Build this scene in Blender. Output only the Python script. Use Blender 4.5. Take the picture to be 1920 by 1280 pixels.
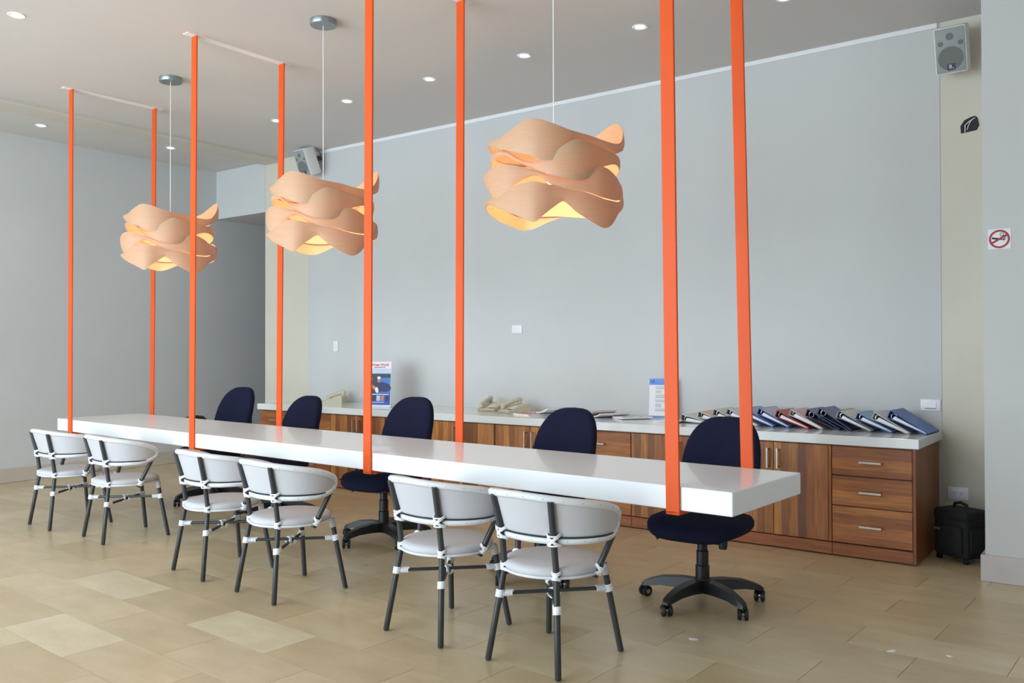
import bpy, bmesh, math, random
from mathutils import Vector, Matrix
random.seed(7)
PI = math.pi
for o in list(bpy.data.objects): bpy.data.objects.remove(o, do_unlink=True)
S = bpy.context.scene
C = S.collection

# ------------------------------------------------------------------ camera
F_PX, YAW, PITCH, ROLL, CAM_H = 1618.13, -.6366, .0103, -.0023, 1.32
fw = Vector((math.sin(YAW)*math.cos(PITCH), math.cos(YAW)*math.cos(PITCH), math.sin(PITCH)))
rt = Vector((math.cos(YAW), -math.sin(YAW), 0)); up = rt.cross(fw)
cr, sr = math.cos(ROLL), math.sin(ROLL)
rt, up = cr*rt + sr*up, -sr*rt + cr*up
cd = bpy.data.cameras.new('camera'); cam = bpy.data.objects.new('camera', cd); C.objects.link(cam)
cd.sensor_fit = 'HORIZONTAL'; cd.sensor_width = 36; cd.lens = 36*F_PX/1920; cd.clip_start = .05
cam.matrix_world = Matrix(((rt.x, up.x, -fw.x, 0), (rt.y, up.y, -fw.y, 0), (rt.z, up.z, -fw.z, CAM_H), (0, 0, 0, 1)))
S.camera = cam

# ------------------------------------------------------------------ light of the place
W = bpy.data.worlds.new('daylight'); S.world = W; W.use_nodes = True
bg = W.node_tree.nodes['Background']
bg.inputs['Color'].default_value = (.73, .885, 1, 1); bg.inputs['Strength'].default_value = 6.1
def portal(name, x0, x1, y, z0, z1):
    l = bpy.data.lights.new(name, 'AREA'); l.shape = 'RECTANGLE'; l.size = x1-x0; l.size_y = z1-z0
    l.cycles.is_portal = True
    o = bpy.data.objects.new(name, l); C.objects.link(o)
    o.location = ((x0+x1)/2, y, (z0+z1)/2); o.rotation_euler = (PI/2, 0, 0)
    return o
ROOM_Y0 = -2.3
pr_ = portal('window_portal_side', 1.6, 2.7, 0, 1.1, 1.9); pr_.location = (3.35, 2.15, 1.5); pr_.rotation_euler = (PI/2, 0, PI/2)
portal('window_portal', -9.1, -1.6, ROOM_Y0-.1, .05, 3.3)
S.view_settings.view_transform = 'Standard'; S.view_settings.look = 'None'
S.view_settings.gamma = 1; S.view_settings.exposure = .40
try: S.view_settings.use_curve_mapping = False
except Exception: pass

# ------------------------------------------------------------------ helpers
def pix(x, y):
    return rt*((x-960)/F_PX) + up*(-(y-640)/F_PX) + fw
def on_z(x, y, z=0.):
    d = pix(x, y); return d*((z-CAM_H)/d.z) + Vector((0, 0, CAM_H))
def on_y(x, y, Y):
    d = pix(x, y); return d*(Y/d.y) + Vector((0, 0, CAM_H))

def new_mat(name):
    m = bpy.data.materials.new(name); m.use_nodes = True
    nt = m.node_tree; return m, nt, nt.nodes['Principled BSDF']
def nd(nt, t, **k):
    n = nt.nodes.new(t)
    for a, b in k.items():
        if a in ('inp',):
            for i, v in b.items(): n.inputs[i].default_value = v
        else: setattr(n, a, b)
    return n
def col4(c): return (c[0], c[1], c[2], 1)
def lin(r, g, b):
    f = lambda v: (v/255/12.92 if v/255 <= .04045 else ((v/255+.055)/1.055)**2.4)
    return (f(r), f(g), f(b))
def plain(name, c, rough=.5, metal=0., vary=.06, scale=18., bump=0., bscale=60., coat=0., spec=.5):
    """principled with a faint procedural mottling (and optional fine relief)"""
    m, nt, p = new_mat(name)
    tc = nd(nt, 'ShaderNodeTexCoord'); no = nd(nt, 'ShaderNodeTexNoise', inp={'Scale': scale, 'Detail': 4.})
    nt.links.new(tc.outputs['Object'], no.inputs['Vector'])
    mx = nd(nt, 'ShaderNodeMix', data_type='RGBA')
    mx.inputs[6].default_value = col4([v*(1-vary) for v in c]); mx.inputs[7].default_value = col4([min(1, v*(1+vary)) for v in c])
    nt.links.new(no.outputs['Fac'], mx.inputs[0]); nt.links.new(mx.outputs[2], p.inputs['Base Color'])
    p.inputs['Roughness'].default_value = rough; p.inputs['Metallic'].default_value = metal
    p.inputs['Coat Weight'].default_value = coat; p.inputs['Specular IOR Level'].default_value = spec
    if bump:
        n2 = nd(nt, 'ShaderNodeTexNoise', inp={'Scale': bscale, 'Detail': 6.}); b = nd(nt, 'ShaderNodeBump', inp={'Strength': bump, 'Distance': .01})
        nt.links.new(tc.outputs['Object'], n2.inputs['Vector']); nt.links.new(n2.outputs['Fac'], b.inputs['Height']); nt.links.new(b.outputs['Normal'], p.inputs['Normal'])
    return m
def emit(name, c, s):
    m, nt, p = new_mat(name); p.inputs['Emission Color'].default_value = col4(c); p.inputs['Emission Strength'].default_value = s
    p.inputs['Base Color'].default_value = col4(c); return m
def wood(name, axis, dark, mid, light, width=.055):
    """glued staves across `axis` (0 = x, 2 = z) with grain along the other one"""
    m, nt, p = new_mat(name); L = nt.links.new
    tc = nd(nt, 'ShaderNodeTexCoord'); oi = nd(nt, 'ShaderNodeObjectInfo'); sx = nd(nt, 'ShaderNodeSeparateXYZ')
    geo = nd(nt, 'ShaderNodeNewGeometry')
    L(geo.outputs['Position'], sx.inputs[0])
    dv = nd(nt, 'ShaderNodeMath', operation='DIVIDE', inp={1: width}); L(sx.outputs[axis], dv.inputs[0])
    w1 = nd(nt, 'ShaderNodeMath', operation='FLOOR'); L(dv.outputs[0], w1.inputs[0])
    ad = nd(nt, 'ShaderNodeMath', operation='MULTIPLY_ADD', inp={1: 7.3}); L(oi.outputs['Random'], ad.inputs[0]); L(w1.outputs[0], ad.inputs[2])
    wn = nd(nt, 'ShaderNodeTexWhiteNoise', noise_dimensions='1D'); L(ad.outputs[0], wn.inputs['W'])
    rp = nd(nt, 'ShaderNodeValToRGB'); e = rp.color_ramp.elements
    e[0].color = col4(dark); e[1].color = col4(light); x = e.new(.45); x.color = col4(mid); L(wn.outputs['Value'], rp.inputs[0])
    mp = nd(nt, 'ShaderNodeMapping'); sc = [3., 3., 3.]; sc[axis] = 40.
    if axis == 0: sc[1] = 40.
    mp.inputs['Scale'].default_value = sc; L(geo.outputs['Position'], mp.inputs[0])
    no = nd(nt, 'ShaderNodeTexNoise', inp={'Scale': 1.6, 'Detail': 6., 'Distortion': .6}); L(mp.outputs[0], no.inputs['Vector'])
    r2 = nd(nt, 'ShaderNodeValToRGB'); q = r2.color_ramp.elements; q[0].position = .3; q[0].color = (.62, .58, .55, 1); q[1].position = .7; q[1].color = (1.1, 1.08, 1.05, 1); L(no.outputs['Fac'], r2.inputs[0])
    mu = nd(nt, 'ShaderNodeMix', data_type='RGBA', blend_type='MULTIPLY', inp={0: 1.}); L(rp.outputs[0], mu.inputs[6]); L(r2.outputs[0], mu.inputs[7])
    L(mu.outputs[2], p.inputs['Base Color']); p.inputs['Roughness'].default_value = .42
    return m

class MB:
    """collects shapes and builds ONE mesh"""
    def __init__(s): s.v = []; s.f = []
    def add(s, vs, fs):
        o = len(s.v); s.v += [tuple(q) for q in vs]; s.f += [tuple(i+o for i in f) for f in fs]; return s
    def box(s, x0, x1, y0, y1, z0, z1, M=None):
        vs = [Vector((x, y, z)) for z in (z0, z1) for y in (y0, y1) for x in (x0, x1)]
        if M is not None: vs = [M @ q for q in vs]
        return s.add(vs, [(0, 2, 3, 1), (4, 5, 7, 6), (0, 1, 5, 4), (2, 6, 7, 3), (0, 4, 6, 2), (1, 3, 7, 5)])
    def rbox(s, x0, x1, y0, y1, z0, z1, r=.005, seg=2, M=None):
        bm = bmesh.new(); bmesh.ops.create_cube(bm, size=1)
        for v in bm.verts: v.co = Vector(((x0+x1)/2+v.co.x*(x1-x0), (y0+y1)/2+v.co.y*(y1-y0), (z0+z1)/2+v.co.z*(z1-z0)))
        bmesh.ops.bevel(bm, geom=list(bm.edges), offset=r, segments=seg, profile=.5, affect='EDGES')
        bm.verts.index_update()
        vs = [(M @ v.co) if M is not None else v.co.copy() for v in bm.verts]; fs = [[v.index for v in f.verts] for f in bm.faces]
        bm.free(); return s.add(vs, fs)
    def tube(s, pts, r, n=10, closed=False, caps=True):
        pts = [Vector(q) for q in pts]; N = len(pts); rs = r if isinstance(r, (list, tuple)) else [r]*N
        T = []
        for i in range(N):
            a = pts[(i-1) % N] if (closed or i > 0) else pts[i]; b = pts[(i+1) % N] if (closed or i < N-1) else pts[i]
            T.append((b-a).normalized())
        u = T[0].orthogonal().normalized(); vs = []; fs = []
        for i in range(N):
            u = (u - T[i]*u.dot(T[i])).normalized(); w = T[i].cross(u)
            for k in range(n):
                a = 2*PI*k/n; vs.append(pts[i] + (u*math.cos(a)+w*math.sin(a))*rs[i])
        for i in range(N if closed else N-1):
            j = (i+1) % N
            for k in range(n): fs.append((i*n+k, i*n+(k+1) % n, j*n+(k+1) % n, j*n+k))
        if caps and not closed:
            fs.append(tuple(reversed(range(n)))); fs.append(tuple((N-1)*n+k for k in range(n)))
        return s.add(vs, fs)
    def lathe(s, prof, n=24, M=None, cap=True):
        vs = []; fs = []
        for (r, z) in prof:
            for k in range(n):
                a = 2*PI*k/n; q = Vector((r*math.cos(a), r*math.sin(a), z)); vs.append(M @ q if M is not None else q)
        m = len(prof)
        for i in range(m-1):
            for k in range(n): fs.append((i*n+k, i*n+(k+1) % n, (i+1)*n+(k+1) % n, (i+1)*n+k))
        if cap: fs.append(tuple(reversed(range(n)))); fs.append(tuple((m-1)*n+k for k in range(n)))
        return s.add(vs, fs)
    def prism(s, poly, d0, d1, M=None):
        """polygon in local xz, extruded along y from d0 to d1"""
        n = len(poly); vs = [Vector((x, d0, z)) for x, z in poly] + [Vector((x, d1, z)) for x, z in poly]
        if M is not None: vs = [M @ q for q in vs]
        return s.add(vs, [tuple(range(n)), tuple(reversed(range(n, 2*n)))] + [(i, i+n, (i+1) % n+n, (i+1) % n) for i in range(n)])
    def mesh(s, name, smooth=False, angle=40):
        me = bpy.data.meshes.new(name); me.from_pydata(s.v, [], s.f); me.update()
        bm = bmesh.new(); bm.from_mesh(me); bmesh.ops.recalc_face_normals(bm, faces=bm.faces); bm.to_mesh(me); bm.free()
        if smooth:
            me.polygons.foreach_set('use_smooth', [True]*len(me.polygons))
            me.set_sharp_from_angle(angle=math.radians(angle))
        return me
    def build(s, name, mat, parent=None, smooth=False, angle=40):
        return link(name, s.mesh(name, smooth, angle), mat, parent)
def link(name, me, mat, parent=None):
    o = bpy.data.objects.new(name, me)
    if mat is not None and not me.materials: me.materials.append(mat)
    C.objects.link(o)
    if parent is not None: o.parent = parent
    return o
def thing(name, label, cat, loc=(0, 0, 0), rz=0., group=None):
    o = bpy.data.objects.new(name, None); C.objects.link(o); o.empty_display_size = .1
    o.location = loc; o.rotation_euler = (0, 0, rz); o['label'] = label; o['category'] = cat
    if group: o['group'] = group
    return o
def tag(o, label, cat, group=None):
    o['label'] = label; o['category'] = cat
    if group: o['group'] = group
    return o
def struct(o): o['kind'] = 'structure'; return o
def copy_tree(o, parent=None):
    c = o.copy(); C.objects.link(c); c.parent = parent
    for ch in list(o.children): copy_tree(ch, c)
    return c
def text_mesh(name, txt, size, mat, parent, M, bold=.0, sx=1.):
    cu = bpy.data.curves.new(name, 'FONT'); cu.body = txt; cu.size = size; cu.align_x = 'CENTER'; cu.align_y = 'CENTER'; cu.offset = bold; cu.resolution_u = 2
    t = bpy.data.objects.new(name, cu); C.objects.link(t)
    me = bpy.data.meshes.new_from_object(t); bpy.data.objects.remove(t, do_unlink=True)
    me.transform(M @ Matrix.Diagonal((sx, 1, 1, 1))); me.materials.clear()
    return link(name, me, mat, parent)
# stands a flat xy drawing up so it faces -y at depth y
def upright(x, y, z): return Matrix.Translation((x, y, z)) @ Matrix.Rotation(PI/2, 4, 'X')

# ------------------------------------------------------------------ materials
m_wall = plain('painted_plaster_white', lin(203, 204, 204), .75, vary=.035, scale=2.2, bump=.12, bscale=9.)
m_cream = plain('painted_plaster_cream', lin(212, 207, 192), .75, vary=.05, scale=3., bump=.12, bscale=9.)
m_ceil = plain('ceiling_paint', lin(208, 203, 200), .8, vary=.02, scale=1.5)
m_beam = plain('ceiling_beam_paint', lin(206, 199, 190), .8, vary=.03, scale=3.)
m_trimw = plain('white_trim_paint', lin(235, 236, 238), .6, vary=.02)
m_grout = plain('floor_grout', lin(96, 76, 52), .9)
m_orange = plain('orange_enamel', lin(226, 86, 26), .5, vary=.02, spec=.3)
m_table = plain('white_quartz', lin(242, 243, 246), .26, vary=.012, scale=6., coat=.3)
m_counter = plain('white_counter_quartz', lin(228, 231, 232), .14, vary=.015, scale=8., coat=.3)
m_leg = plain('charcoal_tube', lin(52, 54, 56), .38, vary=.08, scale=40.)
m_cush = plain('white_vinyl', lin(194, 192, 196), .6, vary=.03, scale=12., bump=.05, bscale=300.)
m_piping = plain('white_piping', lin(216, 217, 220), .42, vary=.02)
m_wrap = plain('white_cord', lin(238, 240, 244), .45, vary=.03)
m_dark = plain('dark_cord', lin(40, 42, 48), .5)
m_navy = plain('navy_fabric', lin(23, 26, 50), .95, vary=.14, scale=240., bump=.15, bscale=500., spec=.2)
m_black = plain('black_plastic', lin(22, 22, 24), .42, vary=.1)
m_blackf = plain('black_nylon', lin(18, 20, 20), .8, vary=.2, scale=120., bump=.2, bscale=300.)
m_chrome = plain('chrome', (.75, .75, .77), .2, 1.)
m_steel = plain('brushed_steel', lin(176, 168, 160), .38, .9)
m_beige = plain('phone_plastic', lin(204, 198, 172), .45, vary=.03)
m_plate = plain('switch_plastic', lin(238, 238, 242), .35, vary=.01)
m_red = plain('red_print', lin(186, 44, 34), .5)
m_signred = plain('sign_red', lin(168, 30, 34), .5)
m_ink = plain('black_ink', lin(24, 24, 30), .6)
m_paper = plain('white_paper', lin(236, 236, 240), .6, vary=.02)
WD, WM, WL = lin(116, 68, 34), lin(166, 104, 52), lin(206, 144, 76)
m_wdoor = wood('stave_wood_vertical', 0, WD, WM, WL)
m_wdraw = wood('stave_wood_horizontal', 2, lin(148, 88, 46), lin(176, 110, 56), lin(196, 130, 68), .07)
m_wbase = wood('reddish_plinth_wood', 2, lin(154, 90, 50), lin(164, 98, 54), lin(172, 104, 58), .2)
m_wend = wood('end_panel_wood', 1, lin(134, 78, 42), lin(148, 88, 48), lin(160, 98, 52), .15)
def tile_mat():
    m, nt, p = new_mat('travertine_tile'); L = nt.links.new
    oi = nd(nt, 'ShaderNodeObjectInfo'); geo = nd(nt, 'ShaderNodeNewGeometry')
    ad = nd(nt, 'ShaderNodeVectorMath', operation='MULTIPLY_ADD'); ad.inputs[1].default_value = (9, 9, 9)
    L(oi.outputs['Random'], ad.inputs[0]); L(geo.outputs['Position'], ad.inputs[2])
    mp = nd(nt, 'ShaderNodeMapping'); mp.inputs['Scale'].default_value = (2.2, 5., 1.); L(ad.outputs[0], mp.inputs[0])
    n1 = nd(nt, 'ShaderNodeTexNoise', inp={'Scale': 1.7, 'Detail': 9., 'Roughness': .58, 'Distortion': .15}); L(mp.outputs[0], n1.inputs['Vector'])
    r1 = nd(nt, 'ShaderNodeValToRGB'); e = r1.color_ramp.elements; e[0].position = .3; e[0].color = (.88, .86, .82, 1); e[1].position = .7; e[1].color = (1.07, 1.07, 1.06, 1)
    L(n1.outputs['Fac'], r1.inputs[0])
    mu = nd(nt, 'ShaderNodeMix', data_type='RGBA', blend_type='MULTIPLY', inp={0: 1.}); L(oi.outputs['Color'], mu.inputs[6]); L(r1.outputs[0], mu.inputs[7])
    # fine brown veins
    vo = nd(nt, 'ShaderNodeTexNoise', inp={'Scale': 26., 'Detail': 4., 'Distortion': .5}); L(mp.outputs[0], vo.inputs['Vector'])
    r2 = nd(nt, 'ShaderNodeValToRGB'); q = r2.color_ramp.elements; q[0].position = .30; q[0].color = (.5, .38, .26, 1); q[1].position = .40; q[1].color = (1, 1, 1, 1); L(vo.outputs['Fac'], r2.inputs[0])
    m2 = nd(nt, 'ShaderNodeMix', data_type='RGBA', blend_type='MULTIPLY', inp={0: .25}); L(mu.outputs[2], m2.inputs[6]); L(r2.outputs[0], m2.inputs[7])
    L(m2.outputs[2], p.inputs['Base Color'])
    rr = nd(nt, 'ShaderNodeMapRange', inp={1: .2, 2: .8, 3: .27, 4: .31}); L(n1.outputs['Fac'], rr.inputs[0]); L(rr.outputs[0], p.inputs['Roughness'])
    return m
m_tile = tile_mat()
def veneer_mat():
    m, nt, p = new_mat('wood_veneer'); L = nt.links.new
    tc = nd(nt, 'ShaderNodeTexCoord'); mp = nd(nt, 'ShaderNodeMapping'); mp.inputs['Scale'].default_value = (4, 4, 120); L(tc.outputs['Object'], mp.inputs[0])
    no = nd(nt, 'ShaderNodeTexNoise', inp={'Scale': 2., 'Detail': 4.}); L(mp.outputs[0], no.inputs['Vector'])
    mx = nd(nt, 'ShaderNodeMix', data_type='RGBA'); mx.inputs[6].default_value = col4(lin(206, 168, 132)); mx.inputs[7].default_value = col4(lin(226, 192, 158)); L(no.outputs['Fac'], mx.inputs[0])
    L(mx.outputs[2], p.inputs['Base Color']); p.inputs['Roughness'].default_value = .5
    tr = nd(nt, 'ShaderNodeBsdfTranslucent'); tr.inputs['Color'].default_value = col4(lin(236, 150, 84))
    ms = nd(nt, 'ShaderNodeMixShader', inp={0: .22}); L(p.outputs[0], ms.inputs[1]); L(tr.outputs[0], ms.inputs[2])
    L(ms.outputs[0], nt.nodes['Material Output'].inputs['Surface'])
    return m
m_veneer = veneer_mat()

# ------------------------------------------------------------------ the room
YW, XW, ZC = 6.396, -9.2686, 3.529
XR, YCOL, XCOL = 3.2, 5.581, -.766
AT = -.0515                                     # the table and the tiling run slightly askew to the wall
ca, sa = math.cos(AT), math.sin(AT)
def T(x, y, z=0.): return Vector((ca*x-sa*y, sa*x+ca*y, z))

floor = struct(MB().box(XW-.1, XR+.1, ROOM_Y0-.1, 9.2, -.12, -.006).build('floor', m_grout))
cl = struct(MB().box(XW-.1, XR+.1, ROOM_Y0-.2, YW+.1, ZC, ZC+.12).build('ceiling', m_ceil))
MB().rbox(-8.33, -8.0, ROOM_Y0, YW, ZC-.035, ZC+.01, .008).build('ceiling_beam', m_beam, cl)
struct(MB().box(-7.557, -1.13, YW, YW+.1, 0, ZC).build('wall_back', m_wall))
struct(MB().box(-1.13, XCOL, YW+.004, YW+.12, 0, ZC).build('wall_back_recess', m_cream))
struct(MB().box(-8.32, -7.557, YW+.004, YW+.12, 0, ZC).build('wall_back_pier', m_cream))
struct(MB().box(XW, -8.32, YW, YW+.14, 2.945, ZC).build('wall_header', m_wall))
struct(MB().box(XW-.12, XW, ROOM_Y0, 9.2, 0, ZC).build('wall_left', m_wall))
struct(MB().box(-8.32, -8.2, YW+.1, 9.2, 0, 2.945).build('wall_corridor_right', m_wall))
struct(MB().box(XW-.1, -8.1, 9.1, 9.25, 0, 2.945).build('wall_corridor_end', m_wall))
struct(MB().box(XW-.1, -8.1, YW+.14, 9.25, 2.945, 3.05).build('ceiling_corridor', m_ceil))
struct(MB().box(XCOL, XR+.1, YCOL, YW+.2, 0, ZC).build('wall_right_pier', m_wall))
struct(MB().box(XR, XR+.12, ROOM_Y0, 1.6, 0, ZC).box(XR, XR+.12, 2.7, YCOL, 0, ZC).box(XR, XR+.12, 1.6, 2.7, 0, 1.1).box(XR, XR+.12, 1.6, 2.7, 1.9, ZC).build('wall_right', m_wall))
struct(MB().box(XR+.03, XR+.08, 2.13, 2.17, 1.1, 1.9).box(XR+.03, XR+.08, 1.6, 2.7, 1.1, 1.14).box(XR+.03, XR+.08, 1.6, 2.7, 1.86, 1.9).build('window_2', m_steel))
struct(MB().box(-1.6, XR+.1, ROOM_Y0-.15, ROOM_Y0, 0, ZC).build('wall_front', m_wall))
struct(MB().box(XW-.1, -1.6, ROOM_Y0-.15, ROOM_Y0, 3.3, ZC).build('wall_front_lintel', m_wall))
fr = MB()
for x in (-9.2, -7.3, -5.4, -3.5, -1.66): fr.box(x-.03, x+.03, ROOM_Y0-.1, ROOM_Y0-.04, 0, 3.3)
fr.box(XW, -1.6, ROOM_Y0-.1, ROOM_Y0-.04, 3.24, 3.3)
struct(fr.build('window_1', m_steel))
# baseboards in stone
m_bbl = plain('stone_baseboard', lin(196, 186, 172), .35, vary=.08, scale=7.)
m_bbr = plain('grey_stone_baseboard', lin(196, 188, 184), .35, vary=.12, scale=9.)
struct(MB().rbox(XW, XW+.018, ROOM_Y0, 9.0, 0, .145, .006).build('baseboard_left', m_bbl))
struct(MB().rbox(XCOL-.022, XR, YCOL-.022, YCOL, 0, .15, .004).add([], []).build('baseboard_right', m_bbr))
bs = struct(MB().rbox(XCOL-.022, XCOL, YCOL-.02, YW, 0, .15, .004).build('baseboard_pier_side', m_bbr))
struct(MB().rbox(-1.13, XCOL-.03, YW-.014, YW+.004, 0, .13, .004).build('baseboard_back', m_bbr))
struct(MB().rbox(-7.55, -1.14, YW-.012, YW, ZC-.035, ZC, .005).build('trim_1', m_trimw))

# floor tiles: running bond, one object each for those that show largest
TL, TW = .64, .29
def shade(k):
    t = random.random()
    base = Vector(lin(196, 175, 140)).lerp(Vector(lin(209, 191, 158)), t)
    return base
tile_me = MB().box(.0011, TL-.0011, .0011, TW-.0011, -.02, 0).mesh('tile')
tile_me.materials.append(m_tile)
light_t, dark_t = Vector(lin(216, 200, 169)), Vector(lin(184, 161, 125))
special = {(2, -2): light_t, (2, 0): light_t, (0, -1): light_t, (1, 0): dark_t.lerp(light_t, .5), (2, -1): dark_t.lerp(light_t, .35), (3, -2): dark_t.lerp(light_t, .3), (3, -1): dark_t.lerp(light_t, .3)}
cand = []; rest = []
for r in range(-24, 18):
    y = 1.649 + r*TW; ph = -3.88 if r % 2 == 0 else -3.58
    for k in range(-12, 12):
        x = ph + k*TL; c = T(x+TL/2, y+TW/2)
        if c.x < XW-.2 or c.x > XR+.2 or c.y < ROOM_Y0+.2 or c.y > 6.5: continue
        d = c - Vector((0, 0, CAM_H)); z = d.dot(fw)
        vis = False
        if z > .6:
            u = 960+F_PX*d.dot(rt)/z; v = 640-F_PX*d.dot(up)/z
            vis = -140 < u < 2060 and v < 1380
            if c.y > 5.75 and c.x > -7.3: vis = False
        (cand if vis else rest).append((z if vis else 99, r, k, x, y))
cand.sort(); rest += cand[300:]
for z, r, k, x, y in cand[:300]:
    o = bpy.data.objects.new('floor_tile', tile_me); C.objects.link(o); o.parent = floor
    o.location = T(x, y); o.rotation_euler = (0, 0, AT); cc = special.get((r, k), shade(r)); o.color = col4(cc)
mb = MB()
for z, r, k, x, y in rest:
    vs = [T(x+a, y+b, h) for h in (-.02, 0) for b in (.0011, TW-.0011) for a in (.0011, TL-.0011)]
    mb.add(vs, [(4, 5, 7, 6), (0, 1, 5, 4), (2, 6, 7, 3), (0, 4, 6, 2), (1, 3, 7, 5)])
o = mb.build('outer_tiles', m_tile, floor); o['kind'] = 'stuff'; o.color = col4(lin(212, 190, 154))

# ------------------------------------------------------------------ floating table and its orange straps
X0, X1, Y0, Y1, ZB, ZT = -7.7351, -1.526, 3.2526, 3.9801, .646, .7451
tb = MB().rbox(X0, X1, Y0, Y1, ZB, ZT, .003, 1).build('hanging_table', m_table)
tb.rotation_euler = (0, 0, AT); tag(tb, 'long white slab table hung from the ceiling by orange straps', 'table')
wh = ('orange flat-bar strap loop at the far left end of the white table',
      'orange flat-bar strap loop second from the far left end of the table',
      'orange flat-bar strap loop third along, left of the two nearest white chairs',
      'orange flat-bar strap loop at the near right end of the white table')
# the bars hang a few millimetres out of plumb: (bottom, top) offset along the table for the front and the rear bar
lean = (((.0153, .0191), (-.0294, .0034)), ((-.0029, .025), (-.0295, .0035)), ((-.0125, .0076), (.0042, .022)), ((.0136, -.0129), (.0138, -.041)))
def skew(mb, fn): mb.v = [(x+fn(y, z), y, z) for x, y, z in mb.v]; return mb
for px, lb, ln_ in zip((-7.4896, -5.5664, -3.7134, -1.8049), wh, lean):
    t = thing('table_strap', lb, 'strap', T(px, Y0, ZB), AT, 'orange straps holding up the table')
    w, th = .032, .012; D = Y1-Y0; HH = ZC-ZB-.004
    for (y0_, y1_), (b_, t_) in zip(((-th-.001, -.001), (D+.001, D+th+.001)), ln_):
        skew(MB().rbox(-w, w, y0_, y1_, -.016, HH, .002, 1), lambda y, z: b_+(t_-b_)*z/HH).build('upright_bar', m_orange, t)
    b0, b1 = ln_[0][0], ln_[1][0]
    skew(MB().rbox(-w, w, -th-.001, D+th+.001, -.02, -.002, .003, 1), lambda y, z: b0+(b1-b0)*y/D).build('bottom_bar', m_orange, t)
    for yy in (.05, D-.05): MB().lathe([(.009, -.026), (.009, -.02)], 8, Matrix.Translation((b0+(b1-b0)*yy/D, yy, 0))).build('bolt', m_chrome, t)
    t0, t1 = ln_[0][1], ln_[1][1]
    q = struct(skew(MB().rbox(-.034, .034, -.08, D+.08, HH, HH+.010, .002, 1), lambda y, z: t0+(t1-t0)*y/D).build('trim_ceiling_patch', m_trimw)); q.location = T(px, Y0, ZB); q.rotation_euler = (0, 0, AT)

# ------------------------------------------------------------------ white bistro armchairs
RL = .0135
def circ_wrap(p, d, r, n_turn, pitch, wire=.0035, n=14):
    """helix of cord around axis d through p"""
    d = Vector(d).normalized(); u = d.orthogonal().normalized(); w = d.cross(u); p = Vector(p)
    N = int(n_turn*n); return [p + d*(pitch*(i/n - n_turn/2)) + (u*math.cos(2*PI*i/n)+w*math.sin(2*PI*i/n))*r for i in range(N+1)]
def cross_wrap(mb, p, d, out, r, h=.02, wire=.0035):
    """cord lashed crosswise around a joint"""
    d = Vector(d).normalized(); out = Vector(out); out = (out - d*out.dot(d)).normalized(); w = d.cross(out); p = Vector(p)
    for sgn in (1, -1):
        for off in (-.004, .004):
            pts = [p + (out*math.cos(a)+w*math.sin(a))*r + d*(sgn*h*math.sin(a)+off) for a in [2*PI*k/16 for k in range(16)]]
            mb.tube(pts, wire, 5, closed=True)
    for off in (-h*.9, h*.9):
        pts = [p + (out*math.cos(a)+w*math.sin(a))*r + d*off for a in [2*PI*k/16 for k in range(16)]]
        mb.tube(pts, wire, 5, closed=True)
PH = math.radians(118)
def back_pt(u, v):
    """u -1..1 around the back, v 0 (bottom) .. 1 (top)"""
    ph = u*PH; au = abs(u)
    e = max(0, (au-.60)/.40); rnd = max(0, 1-e**2.6)**.5
    zb = .543 + .016*au*au; zt = .728 - .075*au**1.5
    zm = zb + (.5-.06*e)*(zt-zb); hh = (zt-zb)/2
    z = zm + (v*2-1)*hh*(.02+.98*rnd) - .0
    k = (z-.545)/.18
    ax = .272 + .022*k; ay = .204 + .058*k
    return Vector((ax*math.sin(ph), -ay*math.cos(ph)+.012, z))
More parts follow.
